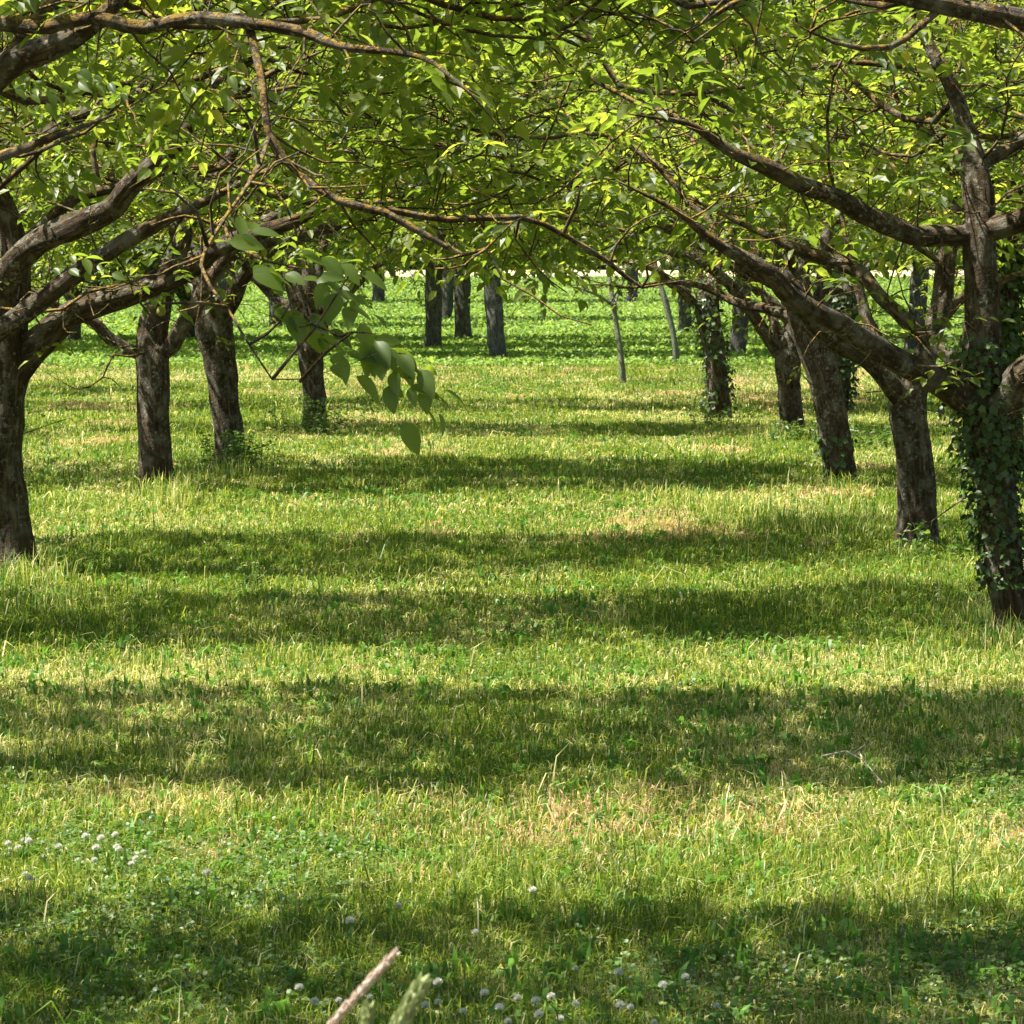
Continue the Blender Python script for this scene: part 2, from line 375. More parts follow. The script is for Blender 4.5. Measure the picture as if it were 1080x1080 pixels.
# ------------------------------------------------------------------ tree growth
def grow(root, limbs, env, natt, seed, leaf_size=1.25, per=3, name='walnut_tree', bm=None, shoot_p=.66, extra=0, pairs=3, twig_sides=4):
    """limbs: list of (points local Nx3, radii). env(n, rng) -> attractors (local)"""
    bm = bm or M_bark
    rg = np.random.default_rng(seed)
    first = True
    NP = []; par = []; plen = []; stubs = []; ex_t = []; ex_d = []
    for P, r in limbs:
        P2, r2 = smooth_path(P, r, .07 if np.max(r) > .03 else .12)
        if not first: tt_ = np.linspace(0, 1, len(r2)); r2 = r2 * (1 - .8 * np.clip((tt_ - .7) / .3, 0, 1))
        jit = rg.normal(0, 1, P2.shape); 
        for _ in range(3): jit[1:-1] = (jit[:-2] + jit[1:-1] + jit[2:]) / 3
        P2 = P2 + jit * (np.minimum(r2 * .6, .03) * (.25 if first else 1))[:, None]
        big = r2.max()
        sides = 22 if big > .09 else (12 if big > .04 else (8 if big > .015 else 5))
        if first: # root flare
            fl = np.exp(-np.maximum(P2[:, 2], 0) / .13) * .22; r2 = r2 * (1 + fl)
        a = Acc(); tube(a, P2, r2, sides, .26 if first else (.42 if big > .03 else .25), True, 7 if first else 0, seed % 97 + len(NP) % 13)
        a.build('trunk' if first else ('limb' if big > .03 else 'twig'), bm, root, 'rad', smooth=True)
        s0 = 0 if first else 2
        arcs = np.linspace(0, len(P2) - 1, max(2, int(len(P2) * (.3 if big > .03 else .28))))
        for q in arcs[1:-1]:
            q = int(q + rg.uniform(-.9, .9)); q = max(0, min(len(P2) - 1, q))
            if first and P2[q][2] < .8: continue
            d_ = norm(rg.normal(0, 1, 3) * [1, 1, .6] + [0, 0, .35]); l_ = rg.uniform(.08, .34); e_ = P2[q] + d_ * (r2[q] + l_); m_ = (P2[q] + e_) / 2 + rg.normal(0, .02, 3)
            stubs.append((np.array([P2[q], m_, e_, e_ + norm(d_ + rg.normal(0, .6, 3)) * l_ * .4]), np.array([1, .8, .6, .4]) * rg.uniform(.004, .009)))
            if rg.random() < .55: ex_t.append(e_); ex_d.append(d_)
        base = len(NP)
        d0 = 0
        if not first:
            q = np.array(NP); j = int(np.argmin(((q - P2[0]) ** 2).sum(1))); d0 = plen[j]
        acc_l = np.concatenate([[0], np.cumsum(np.linalg.norm(np.diff(P2, axis=0), axis=1))])
        usable = [i for i in range(s0, len(P2)) if (not first or i > len(P2) * .55)]
        for i in usable: NP.append(P2[i]); par.append(-1); plen.append(d0 + acc_l[i])
        first = False
    nspec = len(NP)
    att = env(natt, rg)
    nodes = np.array(NP); pl = np.array(plen)
    left = np.ones(len(att), bool)
    d = np.linalg.norm(att[:, None] - nodes[None], axis=2)
    K = .35
    cost = d + K * pl[None]; bi = cost.argmin(1); bc = cost[np.arange(len(att)), bi]
    nodes = list(nodes); pl = list(pl); par = list(par); kids = {}
    for _ in range(len(att)):
        k = int(np.where(left, bc, 1e9).argmin()); left[k] = False
        a = int(bi[k]); p0 = np.array(nodes[a]); p1 = att[k]; L = np.linalg.norm(p1 - p0)
        m = max(1, int(L / .16)); prev = a
        side = rg.normal(0, 1, 3) * L * .16; side[2] += L * .08
        newp = []
        for i in range(1, m + 1):
            t = i / m; q = p0 + (p1 - p0) * t + side * math.sin(math.pi * t) + rg.normal(0, .022, 3)
            nodes.append(q); par.append(prev); pl.append(pl[prev] + L / m); kids.setdefault(prev, []).append(len(nodes) - 1); prev = len(nodes) - 1; newp.append(q)
        if left.any():
            newp = np.array(newp); nl = np.array(pl[-len(newp):])
            c = np.linalg.norm(att[:, None] - newp[None], axis=2) + K * nl[None]
            j = c.argmin(1); cv = c[np.arange(len(att)), j]; better = cv < bc
            bc = np.where(better, cv, bc); bi = np.where(better, len(nodes) - len(newp) + j, bi)
    nn = len(nodes); nodes = np.array(nodes); par = np.array(par)
    w = np.zeros(nn)
    e = 2.2; r0 = .0045
    for i in range(nn - 1, nspec - 1, -1):
        if w[i] == 0: w[i] = r0 ** e
        w[par[i]] += w[i] + 1e-8
    rad = np.maximum(w, r0 ** e) ** (1 / e)
    tw = Acc()
    for P, r in stubs: tube(tw, P, r, 5)
    # paths: start at every child that is not its parent's main child
    main = {}
    for p, ks in kids.items():
        if p >= nspec: main[p] = max(ks, key=lambda q: rad[q])
    for i in range(nspec, nn):
        p = par[i]
        if p >= nspec and main.get(p) == i: continue
        path = [p, i]; c = i
        while c in main: c = main[c]; path.append(c)
        P = nodes[path]; r = rad[path].copy(); r[0] = r[1]
        if len(P) > 3:
            P2 = P.copy(); P2[1:-1] = (P[:-2] + 2 * P[1:-1] + P[2:]) / 4; P = P2
        r = np.clip(r, .003, .075)
        tube(tw, P, r, twig_sides if r[1] < .012 else 7, 0)
    bare = np.where((rad < .03) & (np.arange(nn) >= 0))[0]; bare = rg.choice(bare, min(len(bare), int(natt * .8)))
    for q in bare:
        d_ = norm(rg.normal(0, 1, 3) * [1, .7, .8]); l_ = rg.uniform(.12, .55); pts_ = [nodes[q]]
        for _ in range(4): d_ = norm(d_ + rg.normal(0, .42, 3)); pts_.append(pts_[-1] + d_ * l_ / 4)
        tube(tw, np.array(pts_), np.linspace(.0065, .0025, 5), 4)
    # shoots + leaves
    thin = np.where((rad < .011) & (np.arange(nn) >= nspec))[0]
    sel = thin[rg.random(len(thin)) < shoot_p]
    D = norm(nodes[sel] - nodes[par[sel]]); D = norm(D + rg.normal(0, .55, D.shape) + [0, 0, .15])
    Ls = rg.uniform(.05, .2, len(sel)) * leaf_size; tips = nodes[sel] + D * Ls[:, None]
    for a0, b0 in zip(nodes[sel], tips): tube(tw, np.array([a0, b0]), np.array([.0035, .0025]), 3, 0, False)
    tw.build('branches', bm, root, 'rad', smooth=True)
    lf = Acc(); compound_leaves(lf, tips, D, leaf_size, per, pairs=pairs)
    if ex_t: compound_leaves(lf, np.array(ex_t), np.array(ex_d), leaf_size * .8, 2, pairs=2)
    lf.build('foliage', M_leaf, root, 'rnd')
    return sel

def envelope(rx, ry, z0, z1, cx=0, cy=0, dens_bottom=.25, droop=.2):
    def f(n, rg):
        out = []
        while len(out) < n:
            u = rg.uniform(-1, 1, 2); rr = u[0] ** 2 + u[1] ** 4 if True else 0
            if rr > 1: continue
            top = z0 + (z1 - z0) * math.sqrt(1 - rr * .85); bot = z0 - droop * rr ** 1.5 + .25 * (1 - rr)
            t = rg.random()
            z = bot + (top - bot) * (t if rg.random() > dens_bottom else t * .3)
            out.append((cx + u[0] * rx, cy + u[1] * ry, z))
        return np.array(out)
    return f
def ivy(root, P, r, z0, z1, n, size=.055, seed=3, spread=.05, name='ivy'):
    """P, r: path in the tree's coordinates; leaves lie on the bark between heights z0 and z1"""
    rg = np.random.default_rng(seed); P, r = smooth_path(P, r, .05)
    k = (P[:, 2] > z0) & (P[:, 2] < z1); P = P[k]; r = r[k]
    i = rg.integers(0, len(P), n); a = rg.uniform(0, 6.283, n)
    O = np.stack([np.cos(a), np.sin(a), 0 * a], 1); lay = np.abs(rg.normal(0, spread, n))
    pos = P[i] + O * (r[i] * 1.05 + .012 + lay)[:, None] + rg.normal(0, .02, (n, 3)) * [0, 0, 1]
    down = np.stack([rg.normal(0, .5, n), rg.normal(0, .5, n), -np.ones(n)], 1)
    A = norm(down + O * .5); Nn = norm(O + rg.normal(0, .4, (n, 3)) + [0, 0, .45])
    # ivy leaf: five-lobed
    A = norm(A - Nn * (A * Nn).sum(1, keepdims=True)); S = np.cross(Nn, A)
    T = np.array([(0, 0), (.05, .42), (.38, .34), (.45, .55), (.62, .24), (1, 0), (.62, -.24), (.45, -.55), (.38, -.34), (.05, -.42)])
    L = rg.uniform(.6, 1.3, n) * size
    V = pos[:, None] + A[:, None] * (T[None, :, 0] * L[:, None])[..., None] + S[:, None] * (T[None, :, 1] * L[:, None])[..., None]
    V = V + Nn[:, None] * ((np.abs(T[None, :, 1]) * L[:, None]) * -.25)[..., None]
    l = (np.arange(n)[:, None] * 10 + np.arange(10)[None]).ravel()
    mesh(name, V.reshape(-1, 3), l, np.full(n, 10), M_ivy, root, {'rnd': np.repeat(rg.random(n), 10)})

def pxpath(root_loc, pts, s=1):
    """pts: (px, py, depth, radius m)"""
    P = np.array([at(a, b, Y) for a, b, Y, _ in pts]) - np.asarray(root_loc); r = np.array([q[3] for q in pts]); return P, r

TREES = []
def hero(base, pts, env, natt, seed, label, group='walnut trees in the orchard rows', **k):
    """base pixel (foot of trunk); pts: list of limbs, the first is the trunk whose first point is the foot; depth given as offset from the foot"""
    if not isinstance(base[0], float): base = (base[0], base[1] + .018 * (base[1] - 240))
    g0 = gnd(*base) if not isinstance(base[0], float) else np.array([base[0], base[1], 0.])
    root = empty('walnut_tree', g0)
    tag(root, label, 'tree', group)
    Y0 = g0[1]; L = []
    for i, limb in enumerate(pts):
        q = [(a, b, Y0 + dy, rr) for a, b, dy, rr in limb]
        P, r = pxpath(g0, q)
        if i == 0: P = np.vstack([[P[0][0], P[0][1], -.05], P]) if P[0][2] > .03 else P; r = np.append(r[0], r) if len(r) < len(P) else r
        if i == 0: P[0] = (P[0][0], 0, -.06)
        L.append((P, r * (.93 if i == 0 else .82)))
    grow(root, L, env, natt, seed, **k)
    return root, L

NAT = 520
# --- right row
r1, L1 = hero((1066, 668), [
    [(1067, 668, 0, .10), (1062, 620, 0, .105), (1054, 560, 0, .115), (1046, 500, 0, .125), (1040, 450, 0, .135), (1036, 380, .02, .115), (1036, 310, .05, .10), (1034, 250, .05, .098), (1032, 205, .1, .10), (1020, 140, .2, .06), (1004, 90, .3, .045), (976, 38, .4, .035), (950, -30, .5, .03)],
    [(1040, 440, 0, .10), (1008, 415, -.1, .095), (968, 395, -.3, .085), (926, 370, -.5, .078), (868, 332, -.8, .072), (822, 300, -1.0, .062), (770, 265, -1.1, .05), (715, 225, -1.2, .04), (650, 190, -1.3, .028)],
    [(1038, 410, 0, .08), (1007, 385, .3, .062), (969, 350, .5, .056), (935, 316, .6, .052), (893, 283, .8, .048), (840, 258, .9, .042), (780, 236, 1.0, .034), (720, 205, 1.1, .024)],
    [(1034, 245, .05, .08), (1000, 248, 0, .072), (953, 242, -.2, .068), (900, 222, -.35, .064), (853, 194, -.5, .060), (813, 174, -.6, .052), (765, 158, -.7, .042), (720, 130, -.8, .033), (660, 120, -.9, .022)],
    [(1036, 248, .05, .085), (1060, 240, -.05, .082), (1085, 224, -.2, .08), (1130, 200, -.3, .07), (1200, 140, -.4, .05)],
    [(1040, 450, 0, .12), (1062, 425, -.1, .11), (1080, 396, -.2, .11), (1120, 370, -.3, .10), (1180, 300, -.3, .08), (1260, 220, -.2, .05)],
], envelope(3.6, 1.6, 2.35, 5.6, -.3, 1.0), NAT + 60, 101, 'nearest walnut tree at the right edge with ivy climbing its trunk')
ivy(r1, L1[0][0], L1[0][1], .3, 1.72, 1000, .045, 5, .03)
ivy(r1, L1[0][0], L1[0][1], .95, 1.4, 260, .045, 6, .07)
hero((968, 574), [
    [(968, 574, 0, .150), (966, 520, 0, .142), (963, 470, 0, .142), (960, 432, 0, .15), (970, 395, .05, .10), (984, 355, .1, .085), (992, 322, .15, .08), (1000, 270, .2, .07), (1010, 200, .3, .05), (1030, 120, .3, .03)],
    [(957, 435, 0, .11), (934, 398, -.1, .095), (900, 368, -.2, .085), (862, 338, -.4, .075), (830, 300, -.5, .065), (790, 270, -.6, .055), (740, 250, -.7, .042), (690, 240, -.8, .03), (640, 262, -.9, .018)],
    [(958, 425, 0, .08), (940, 380, .3, .06), (915, 330, .5, .05), (900, 270, .6, .04), (880, 200, .7, .03)],
    [(985, 355, .1, .05), (1010, 320, .3, .045), (1050, 300, .4, .04), (1100, 280, .5, .03)],
], envelope(3.4, 1.6, 2.2, 5.4, 0, .5), NAT, 102, 'straight walnut trunk second in the right row, forking above bare dark bark')
r3, L3 = hero((889, 512), [
    [(889, 512, 0, .145), (880, 460, 0, .14), (870, 400, 0, .145), (852, 345, 0, .16), (834, 305, -.1, .12), (800, 285, -.2, .09), (760, 262, -.3, .08), (718, 245, -.4, .07), (670, 219, -.5, .06), (620, 195, -.6, .045), (560, 180, -.7, .03)],
    [(862, 350, 0, .10), (866, 310, .1, .09), (872, 260, .2, .075), (880, 200, .3, .055), (900, 140, .3, .035)],
    [(850, 340, 0, .08), (810, 325, .3, .055), (770, 315, .5, .045), (735, 300, .6, .035), (700, 297, .7, .024), (660, 303, .8, .016), (600, 290, .9, .010)],
], envelope(3.3, 1.6, 2.1, 5.4, 0, .9), NAT, 103, 'leaning walnut trunk third in the right row with a sunlit strip of pale bark')
r4, L4 = hero((836, 458), [
    [(836, 458, 0, .135), (832, 415, 0, .13), (829, 378, 0, .145), (840, 340, .05, .09), (846, 300, .1, .08), (850, 250, .2, .06), (860, 190, .3, .04)],
    [(826, 378, 0, .10), (805, 350, -.1, .085), (786, 320, -.2, .08), (768, 298, -.3, .07), (735, 275, -.4, .06), (690, 262, -.5, .045), (640, 262, -.6, .03)],
    [(827, 370, 0, .07), (815, 335, .2, .055), (800, 300, .4, .045), (780, 250, .5, .035)],
], envelope(3.2, 1.5, 2.3, 5.2, 0, .6, .25, .3), NAT, 104, 'walnut tree fourth in the right row, splitting low into two slanting limbs')
r5, L5 = hero((758, 440), [
    [(758, 440, 0, .14), (757, 400, 0, .13), (752, 360, 0, .14), (746, 322, 0, .15), (755, 290, .1, .09), (765, 250, .2, .06), (770, 200, .2, .04)],
    [(746, 325, 0, .09), (728, 316, -.1, .075), (712, 302, -.2, .065), (690, 285, -.3, .05), (650, 275, -.4, .035), (600, 272, -.5, .02)],
    [(746, 330, 0, .07), (735, 290, .2, .06), (728, 250, .3, .04)],
], envelope(3.0, 1.5, 2.4, 5.2, .3, 2, .25, .25), NAT, 105, 'dark ivy wrapped walnut trunk farthest in the right row of the meadow')
ivy(r5, L5[0][0], L5[0][1], .1, 1.7, 520, .06, 8, .05)
ivy(r3, L3[0][0], L3[0][1], .1, .5, 90, .06, 9, .03)
r4b, L4b = hero((884, 432), [
    [(884, 432, 0, .13), (886, 400, 0, .125), (888, 370, 0, .13), (892, 320, .1, .09), (900, 260, .2, .06)],
    [(888, 372, 0, .08), (870, 330, .1, .06), (850, 290, .2, .04)],
], envelope(3.0, 1.5, 2.3, 5.2, 1.0, 0, .25, .3), NAT - 80, 106, 'ivy covered walnut trunk standing behind the leaning third tree of the right row')
ivy(r4b, L4b[0][0], L4b[0][1], .1, 1.5, 500, .07, 10, .06)
r6, L6 = hero((1068, 497), [
    [(1068, 497, 0, .12), (1066, 440, 0, .115), (1062, 360, 0, .11), (1064, 300, 0, .10), (1070, 200, 0, .09), (1060, 120, 0, .06)],
    [(1062, 350, 0, .06), (1040, 300, .2, .05), (1010, 250, .3, .04), (980, 200, .3, .03)],
], envelope(2.8, 1.8, 2.6, 5.4, .8), NAT - 130, 107, 'slender tree at the right edge clothed in bright ivy behind the nearest walnut')
ivy(r6, L6[0][0], L6[0][1], .9, 3.3, 1700, .07, 11, .12)

# --- left row
l1, LL1 = hero((8, 603), [
    [(8, 603, 0, .20), (2, 540, 0, .185), (-2, 470, 0, .18), (2, 400, 0, .18), (8, 340, 0, .14), (16, 290, .05, .11), (8, 230, .1, .085), (-25, 160, .2, .06), (-60, 60, .3, .04)],
    [(6, 400, 0, .13), (30, 372, -.05, .12), (52, 350, -.1, .115), (78, 330, -.15, .11), (110, 317, -.2, .10), (150, 304, -.3, .095), (192, 285, -.35, .085), (230, 262, -.45, .07), (280, 240, -.6, .055), (340, 222, -.8, .042), (400, 212, -.9, .03), (460, 215, -1, .018)],
    [(10, 350, 0, .11), (0, 305, -.2, .11), (30, 262, -.4, .105), (60, 247, -.5, .10), (100, 230, -.6, .092), (143, 190, -.8, .082), (187, 150, -1.0, .07), (220, 122, -1.2, .058), (280, 80, -1.4, .045), (350, 50, -1.6, .03)],
    [(16, 240, .1, .07), (-10, 190, 0, .075), (20, 160, -.1, .07), (57, 135, -.2, .062), (110, 110, -.3, .05), (180, 95, -.4, .04), (260, 100, -.5, .03)],
    [(-30, 330, -.6, .016), (0, 325, -.6, .015), (40, 330, -.6, .014), (67, 327, -.6, .014), (92, 308, -.6, .015), (120, 302, -.6, .014), (150, 293, -.6, .013), (180, 275, -.6, .012), (212, 272, -.6, .007)],
    [(150, 300, -.35, .016), (148, 320, -.5, .011), (160, 335, -.55, .008), (172, 350, -.6, .005)],
], envelope(3.6, 1.5, 2.35, 5.6, .3, 1.3), NAT + 40, 201, 'stout walnut tree cut by the left edge with a thick limb arching right')
# the walnut fruit hanging from it
def ball(name, c, r, mat, parent, seed=1):
    import bmesh
    bm = bmesh.new(); bmesh.ops.create_icosphere(bm, subdivisions=3, radius=r)
    for v in bm.verts: v.co *= 1 + .05 * math.sin(v.co.x * 300 + seed) * math.cos(v.co.z * 250); v.co.z *= 1.1
    me = bpy.data.meshes.new(name); bm.to_mesh(me); bm.free(); me.materials.append(mat)
    for p in me.polygons: p.use_smooth = True
    o = bpy.data.objects.new(name, me); col.objects.link(o); o.parent = parent; o.location = c; return o
ball('walnut_fruit', at(170, 328, gnd(8, 603)[1] - .58) - np.array(l1.location), .031, M_nut, l1)
hero((165, 516), [
    [(165, 516, 0, .155), (163, 470, 0, .145), (162, 420, 0, .145), (161, 382, 0, .15), (163, 340, .05, .13), (172, 300, .05, .11), (192, 255, .1, .085), (205, 215, .2, .07), (240, 170, .3, .055), (262, 120, .3, .04)],
    [(158, 378, 0, .085), (133, 366, 0, .065), (112, 350, -.05, .06), (96, 338, -.1, .055), (60, 322, -.2, .05), (20, 300, -.3, .04)],
    [(166, 378, 0, .10), (186, 356, -.1, .09), (200, 332, -.2, .085), (214, 308, -.3, .08), (232, 280, -.4, .07), (255, 250, -.5, .062), (300, 222, -.6, .055), (350, 208, -.7, .045), (410, 200, -.8, .032)],
    [(170, 300, .05, .08), (200, 282, .2, .07), (245, 262, .3, .065), (300, 256, .4, .058), (360, 232, .5, .048), (410, 224, .6, .036), (460, 240, .7, .022)],
    [(152, 374, -.12, .016), (137, 377, -.2, .013), (120, 374, -.25, .012), (108, 398, -.3, .010), (95, 408, -.3, .008), (82, 411, -.3, .007), (60, 400, -.3, .006), (33, 383, -.3, .004)],
], envelope(3.5, 1.4, 2.2, 5.4, .2, .9), NAT, 202, 'second walnut in the left row with dark trunk and dead twigs at its fork')
l3, LL3 = hero((243, 490), [
    [(243, 490, 0, .155), (240, 450, 0, .15), (236, 410, 0, .15), (230, 370, 0, .17), (222, 332, 0, .19), (210, 290, .1, .12), (190, 250, .2, .08), (160, 210, .2, .05)],
    [(228, 350, 0, .12), (245, 310, -.1, .10), (262, 280, -.2, .08), (300, 255, -.3, .065), (350, 240, -.4, .05), (410, 235, -.5, .032), (460, 250, -.6, .02)],
], envelope(3.4, 1.4, 2.3, 5.3, .2, -.7, .25, .3), NAT, 203, 'third walnut in the left row leaning left, pale patched bark and weedy base')
hero((331, 450), [
    [(331, 450, 0, .14), (331, 420, 0, .13), (328, 385, 0, .14), (322, 350, 0, .14), (312, 310, .1, .10), (300, 260, .2, .07)],
    [(328, 372, 0, .09), (345, 340, -.1, .07), (368, 305, -.2, .055), (400, 280, -.3, .04), (440, 270, -.4, .025)],
], envelope(3.2, 1.4, 2.35, 5.2, -.2, -.7, .25, .3), NAT, 204, 'walnut trunk farthest in the left row, rising from a leafy weed clump')

# --- the two trees nearest the camera: their trunks stand beyond the frame, their boughs reach in
hero((-3.7, 15.8), [
    [(-397, 700, 0, .19), (-395, 560, 0, .18), (-390, 430, 0, .18), (-385, 260, 0, .15), (-380, 80, 0, .12), (-370, -150, 0, .08)],
    [(-388, 330, 0, .12), (-250, 220, -.3, .10), (-110, 130, -.5, .085), (0, 75, -.6, .072), (43, 60, -.65, .066), (93, 30, -.7, .060), (140, -10, -.8, .05), (220, -60, -1, .04)],
    [(-384, 250, 0, .09), (-240, 110, -.6, .07), (-100, 40, -.8, .052), (0, 26, -.9, .040), (50, 30, -1, .033), (95, 18, -1, .031), (150, 26, -1, .030), (200, 19, -1.1, .029), (270, 24, -1.2, .030), (320, 35, -1.3, .030), (360, 50, -1.4, .028), (443, 60, -1.5, .024), (480, 85, -1.6, .021), (508, 112, -1.6, .018), (540, 150, -1.6, .013)],
    [(262, 24, -1.15, .022), (268, 50, -1.2, .020), (277, 93, -1.3, .019), (283, 140, -1.4, .019), (300, 168, -1.4, .020), (317, 183, -1.4, .019), (360, 210, -1.5, .019), (410, 224, -1.5, .020), (447, 247, -1.5, .019), (487, 270, -1.5, .018), (512, 263, -1.5, .013), (540, 235, -1.5, .010), (560, 225, -1.5, .006)],
    [(405, 222, -1.5, .016), (470, 233, -1.4, .016), (547, 230, -1.3, .015), (593, 247, -1.2, .014), (643, 277, -1.1, .013), (677, 303, -1.0, .012), (712, 297, -1.0, .009), (760, 292, -1, .006)],
    [(-110, 135, -.5, .03), (-40, 210, -.9, .02), (0, 197, -1.0, .014), (43, 160, -1.1, .013), (66, 148, -1.1, .012), (90, 140, -1.1, .012), (133, 103, -1.2, .010), (160, 77, -1.2, .007)],
    [(284, 145, -1.4, .012), (268, 185, -1.9, .010), (238, 230, -2.6, .009), (213, 280, -3.2, .008), (240, 323, -3.4, .0075), (263, 363, -3.5, .007), (287, 400, -3.6, .0065), (317, 400, -3.7, .006), (360, 388, -3.8, .005), (400, 372, -3.9, .006)],
    [(318, 400, -3.7, .008), (345, 370, -3.8, .007), (372, 350, -3.8, .005), (400, 352, -3.9, .004)],
    [(236, 232, -2.6, .008), (245, 258, -3.0, .006), (280, 275, -3.1, .007), (330, 285, -3.2, .005)],
], envelope(4.0, 1.75, 3.05, 5.8, .5, .8, .15, .15), NAT + 220, 301, 'big walnut whose lichened boughs reach in at the top left corner', pairs=3)
hero((3.9, 15.4), [
    [(1553, 700, 0, .19), (1550, 500, 0, .18), (1545, 330, 0, .17), (1540, 100, 0, .12), (1530, -150, 0, .08)],
    [(1545, 260, 0, .11), (1400, 150, -.2, .09), (1250, 70, -.4, .07), (1120, 30, -.5, .055), (1000, 5, -.6, .045), (880, -10, -.7, .035), (790, -5, -.8, .028), (740, 25, -.9, .020), (700, 50, -1, .014)],
    [(1543, 200, 0, .09), (1380, 30, .3, .07), (1200, -60, .5, .05), (1000, -90, .6, .04)],
    [(990, 8, -.6, .02), (940, 50, -.8, .014), (880, 45, -.9, .011), (830, 20, -1, .008)],
], envelope(4.1, 1.75, 3.05, 5.8, -1.5, 1.3, .15, .15), NAT, 302, 'walnut standing right of the view whose thin boughs cross the top right corner')

# low hanging leaf sprays on the near left walnut (large leaves at the middle left)
near = [o for o in bpy.data.objects if o.get('label', '').startswith('big walnut')][0]
def fine_leaflet(b, a, nn, L, W):
    a = norm(a); s = norm(np.cross(nn, a)); nn = np.cross(a, s); m = 9
    t = np.linspace(0, 1, m); w = W * .5 * np.sin(np.pi * t ** .85) ** .75 * (1 - .25 * t); w[0] = .0015; w[-1] = .0004
    bend = rng.uniform(.12, .3); V = []
    for i in range(m):
        c = b + a * L * t[i] - nn * L * bend * t[i] ** 2
        for k in (-1, -.5, 0, .5, 1):
            V.append(c + s * w[i] * k + nn * (abs(k) * w[i] * .28 + .0015 * math.sin(i * 3.1) * abs(k)))
    l = []
    for i in range(m - 1):
        for k in range(4): q = i * 5 + k; l += [q, q + 1, q + 6, q + 5]
    return np.array(V), np.array(l), np.full((m - 1) * 4, 4)
def sprays(root, specs, seed=4, size=1.05, name='leaf_spray'):
    for px, py, Y, dx, dz, Lr, prs in specs:
        lf = Acc()
        P = at(px, py, Y) - np.array(root.location); A = norm(np.array([dx, rng.uniform(-.5, .3), dz], float))
        Nn = norm(np.array([rng.normal(0, .25), -.45, .8])); S = norm(np.cross(Nn, A)); rr = rng.random()
        for k in range(prs + 1):
            t = .25 + .75 * k / prs; b = P + A * Lr * t + np.array([0, 0, -1]) * Lr * t * t * .35
            for s in ((-1, 1) if k < prs else (0,)):
                a2 = A * .7 + S * s * .8 + np.array([0, 0, -.38]) + rng.normal(0, .2, 3)
                L = rng.uniform(.06, .115) * size
                V, l, tt = fine_leaflet(b, a2, Nn + rng.normal(0, .3, 3), L, L * rng.uniform(.54, .66))
                lf.add(V, l, tt, np.full(len(V), np.clip(.02 + rr * .5 + rng.normal(0, .08), 0, 1)))
        lf.build(name, M_leaf, root, 'rnd', smooth=True)
Y = 11.9
sprays(near, [(300, 330, 12.3, .6, -.3, .26, 3), (270, 330, 12.3, .9, .1, .24, 3), (330, 290, 12.4, .4, -.2, .22, 3), (360, 350, 12.0, 1, -.5, .30, 4), (372, 352, 12.0, 1, -.25, .30, 3), (385, 358, 12.0, .6, -.9, .22, 2), (395, 352, 12, 1, -.8, .26, 3),
              (340, 395, 12.0, .5, .5, .2, 2), (300, 270, 12.5, .7, .1, .26, 3), (320, 286, 12.5, .9, -.2, .25, 3), (250, 290, 12.5, .7, .2, .22, 3), (230, 265, 12.6, .3, .3, .22, 3)])
sprays(near, [(0, 290, 14.0, -.9, .05, .22, 3), (40, 285, 14.2, 1, .2, .24, 3), (60, 270, 14.2, .9, .1, .25, 3), (50, 90, 14.6, 1, .3, .25, 3), (70, 70, 14.6, .8, -.1, .22, 3), (20, 95, 14.6, .7, .1, .24, 3), (230, 80, 14.6, .8, 0, .2, 3), (0, 90, 14.6, .8, -.1, .24, 3)], 5, .7, 'leaf_spray')

# ------------------------------------------------------------------ generic trees and their copies
def generic(x, y, seed, label, name='walnut_tree', ry=1.8, h=5.4, z0=2.1, natt=360, th=1.05, mat=None, group='walnut trees in the orchard rows', size=1.15, per=3, lean=.1, rt=.14):
    rg = np.random.default_rng(seed); root = empty(name, (x, y, 0)); tag(root, label, 'tree', group)
    L = [(np.array([(0, 0, -.06), (lean * .3, 0, .4), (lean * .8, 0, th), (lean, .1, th + .6), (lean * 1.4, 0, th + 1.5), (lean, 0, h * .8)]), np.array([rt, rt * .95, rt, rt * .7, rt * .5, rt * .2]))]
    for a in (rg.uniform(-.4, .4), 3.14 + rg.uniform(-.4, .4), 1.57 + rg.uniform(-.5, .5), 4.7 + rg.uniform(-.5, .5)):
        ex = 2.6 if abs(math.cos(a)) > .7 else 1.4
        c, s = math.cos(a), math.sin(a)
        L.append((np.array([(lean * .8, 0, th - .05), (lean + c * .4, s * .4, th + .35), (lean + c * ex * .55, s * ex * .55, th + 1.1), (lean + c * ex, s * ex, th + 1.5 + rg.uniform(-.2, .4))]), np.array([rt * .6, rt * .5, rt * .36, rt * .14])))
    grow(root, L, envelope(3.5, ry, z0, h, 0, .8, .25, .1 if z0 > 2.6 else .35), natt, seed, bm=mat, leaf_size=size, per=per)
    return root
def copy_tree(o, loc, label, rz=0, s=1, group=None):
    c = o.copy(); col.objects.link(c); c.location = loc; c.rotation_euler = (0, 0, rz); c.scale = (s, s, s); c['label'] = label
    if group: c['group'] = group
    for ch in o.children:
        d = ch.copy(); col.objects.link(d); d.parent = c
    return c
gA = generic(-9.7, 40.5, 401, z0=1.4, label= 'walnut crown of the outer left row seen above the left trunks', group='walnut crowns of the outer rows')
gB = generic(9.6, 39.0, 402, z0=2.4, label= 'walnut crown of the outer right row seen above the right trunks', group='walnut crowns of the outer rows')
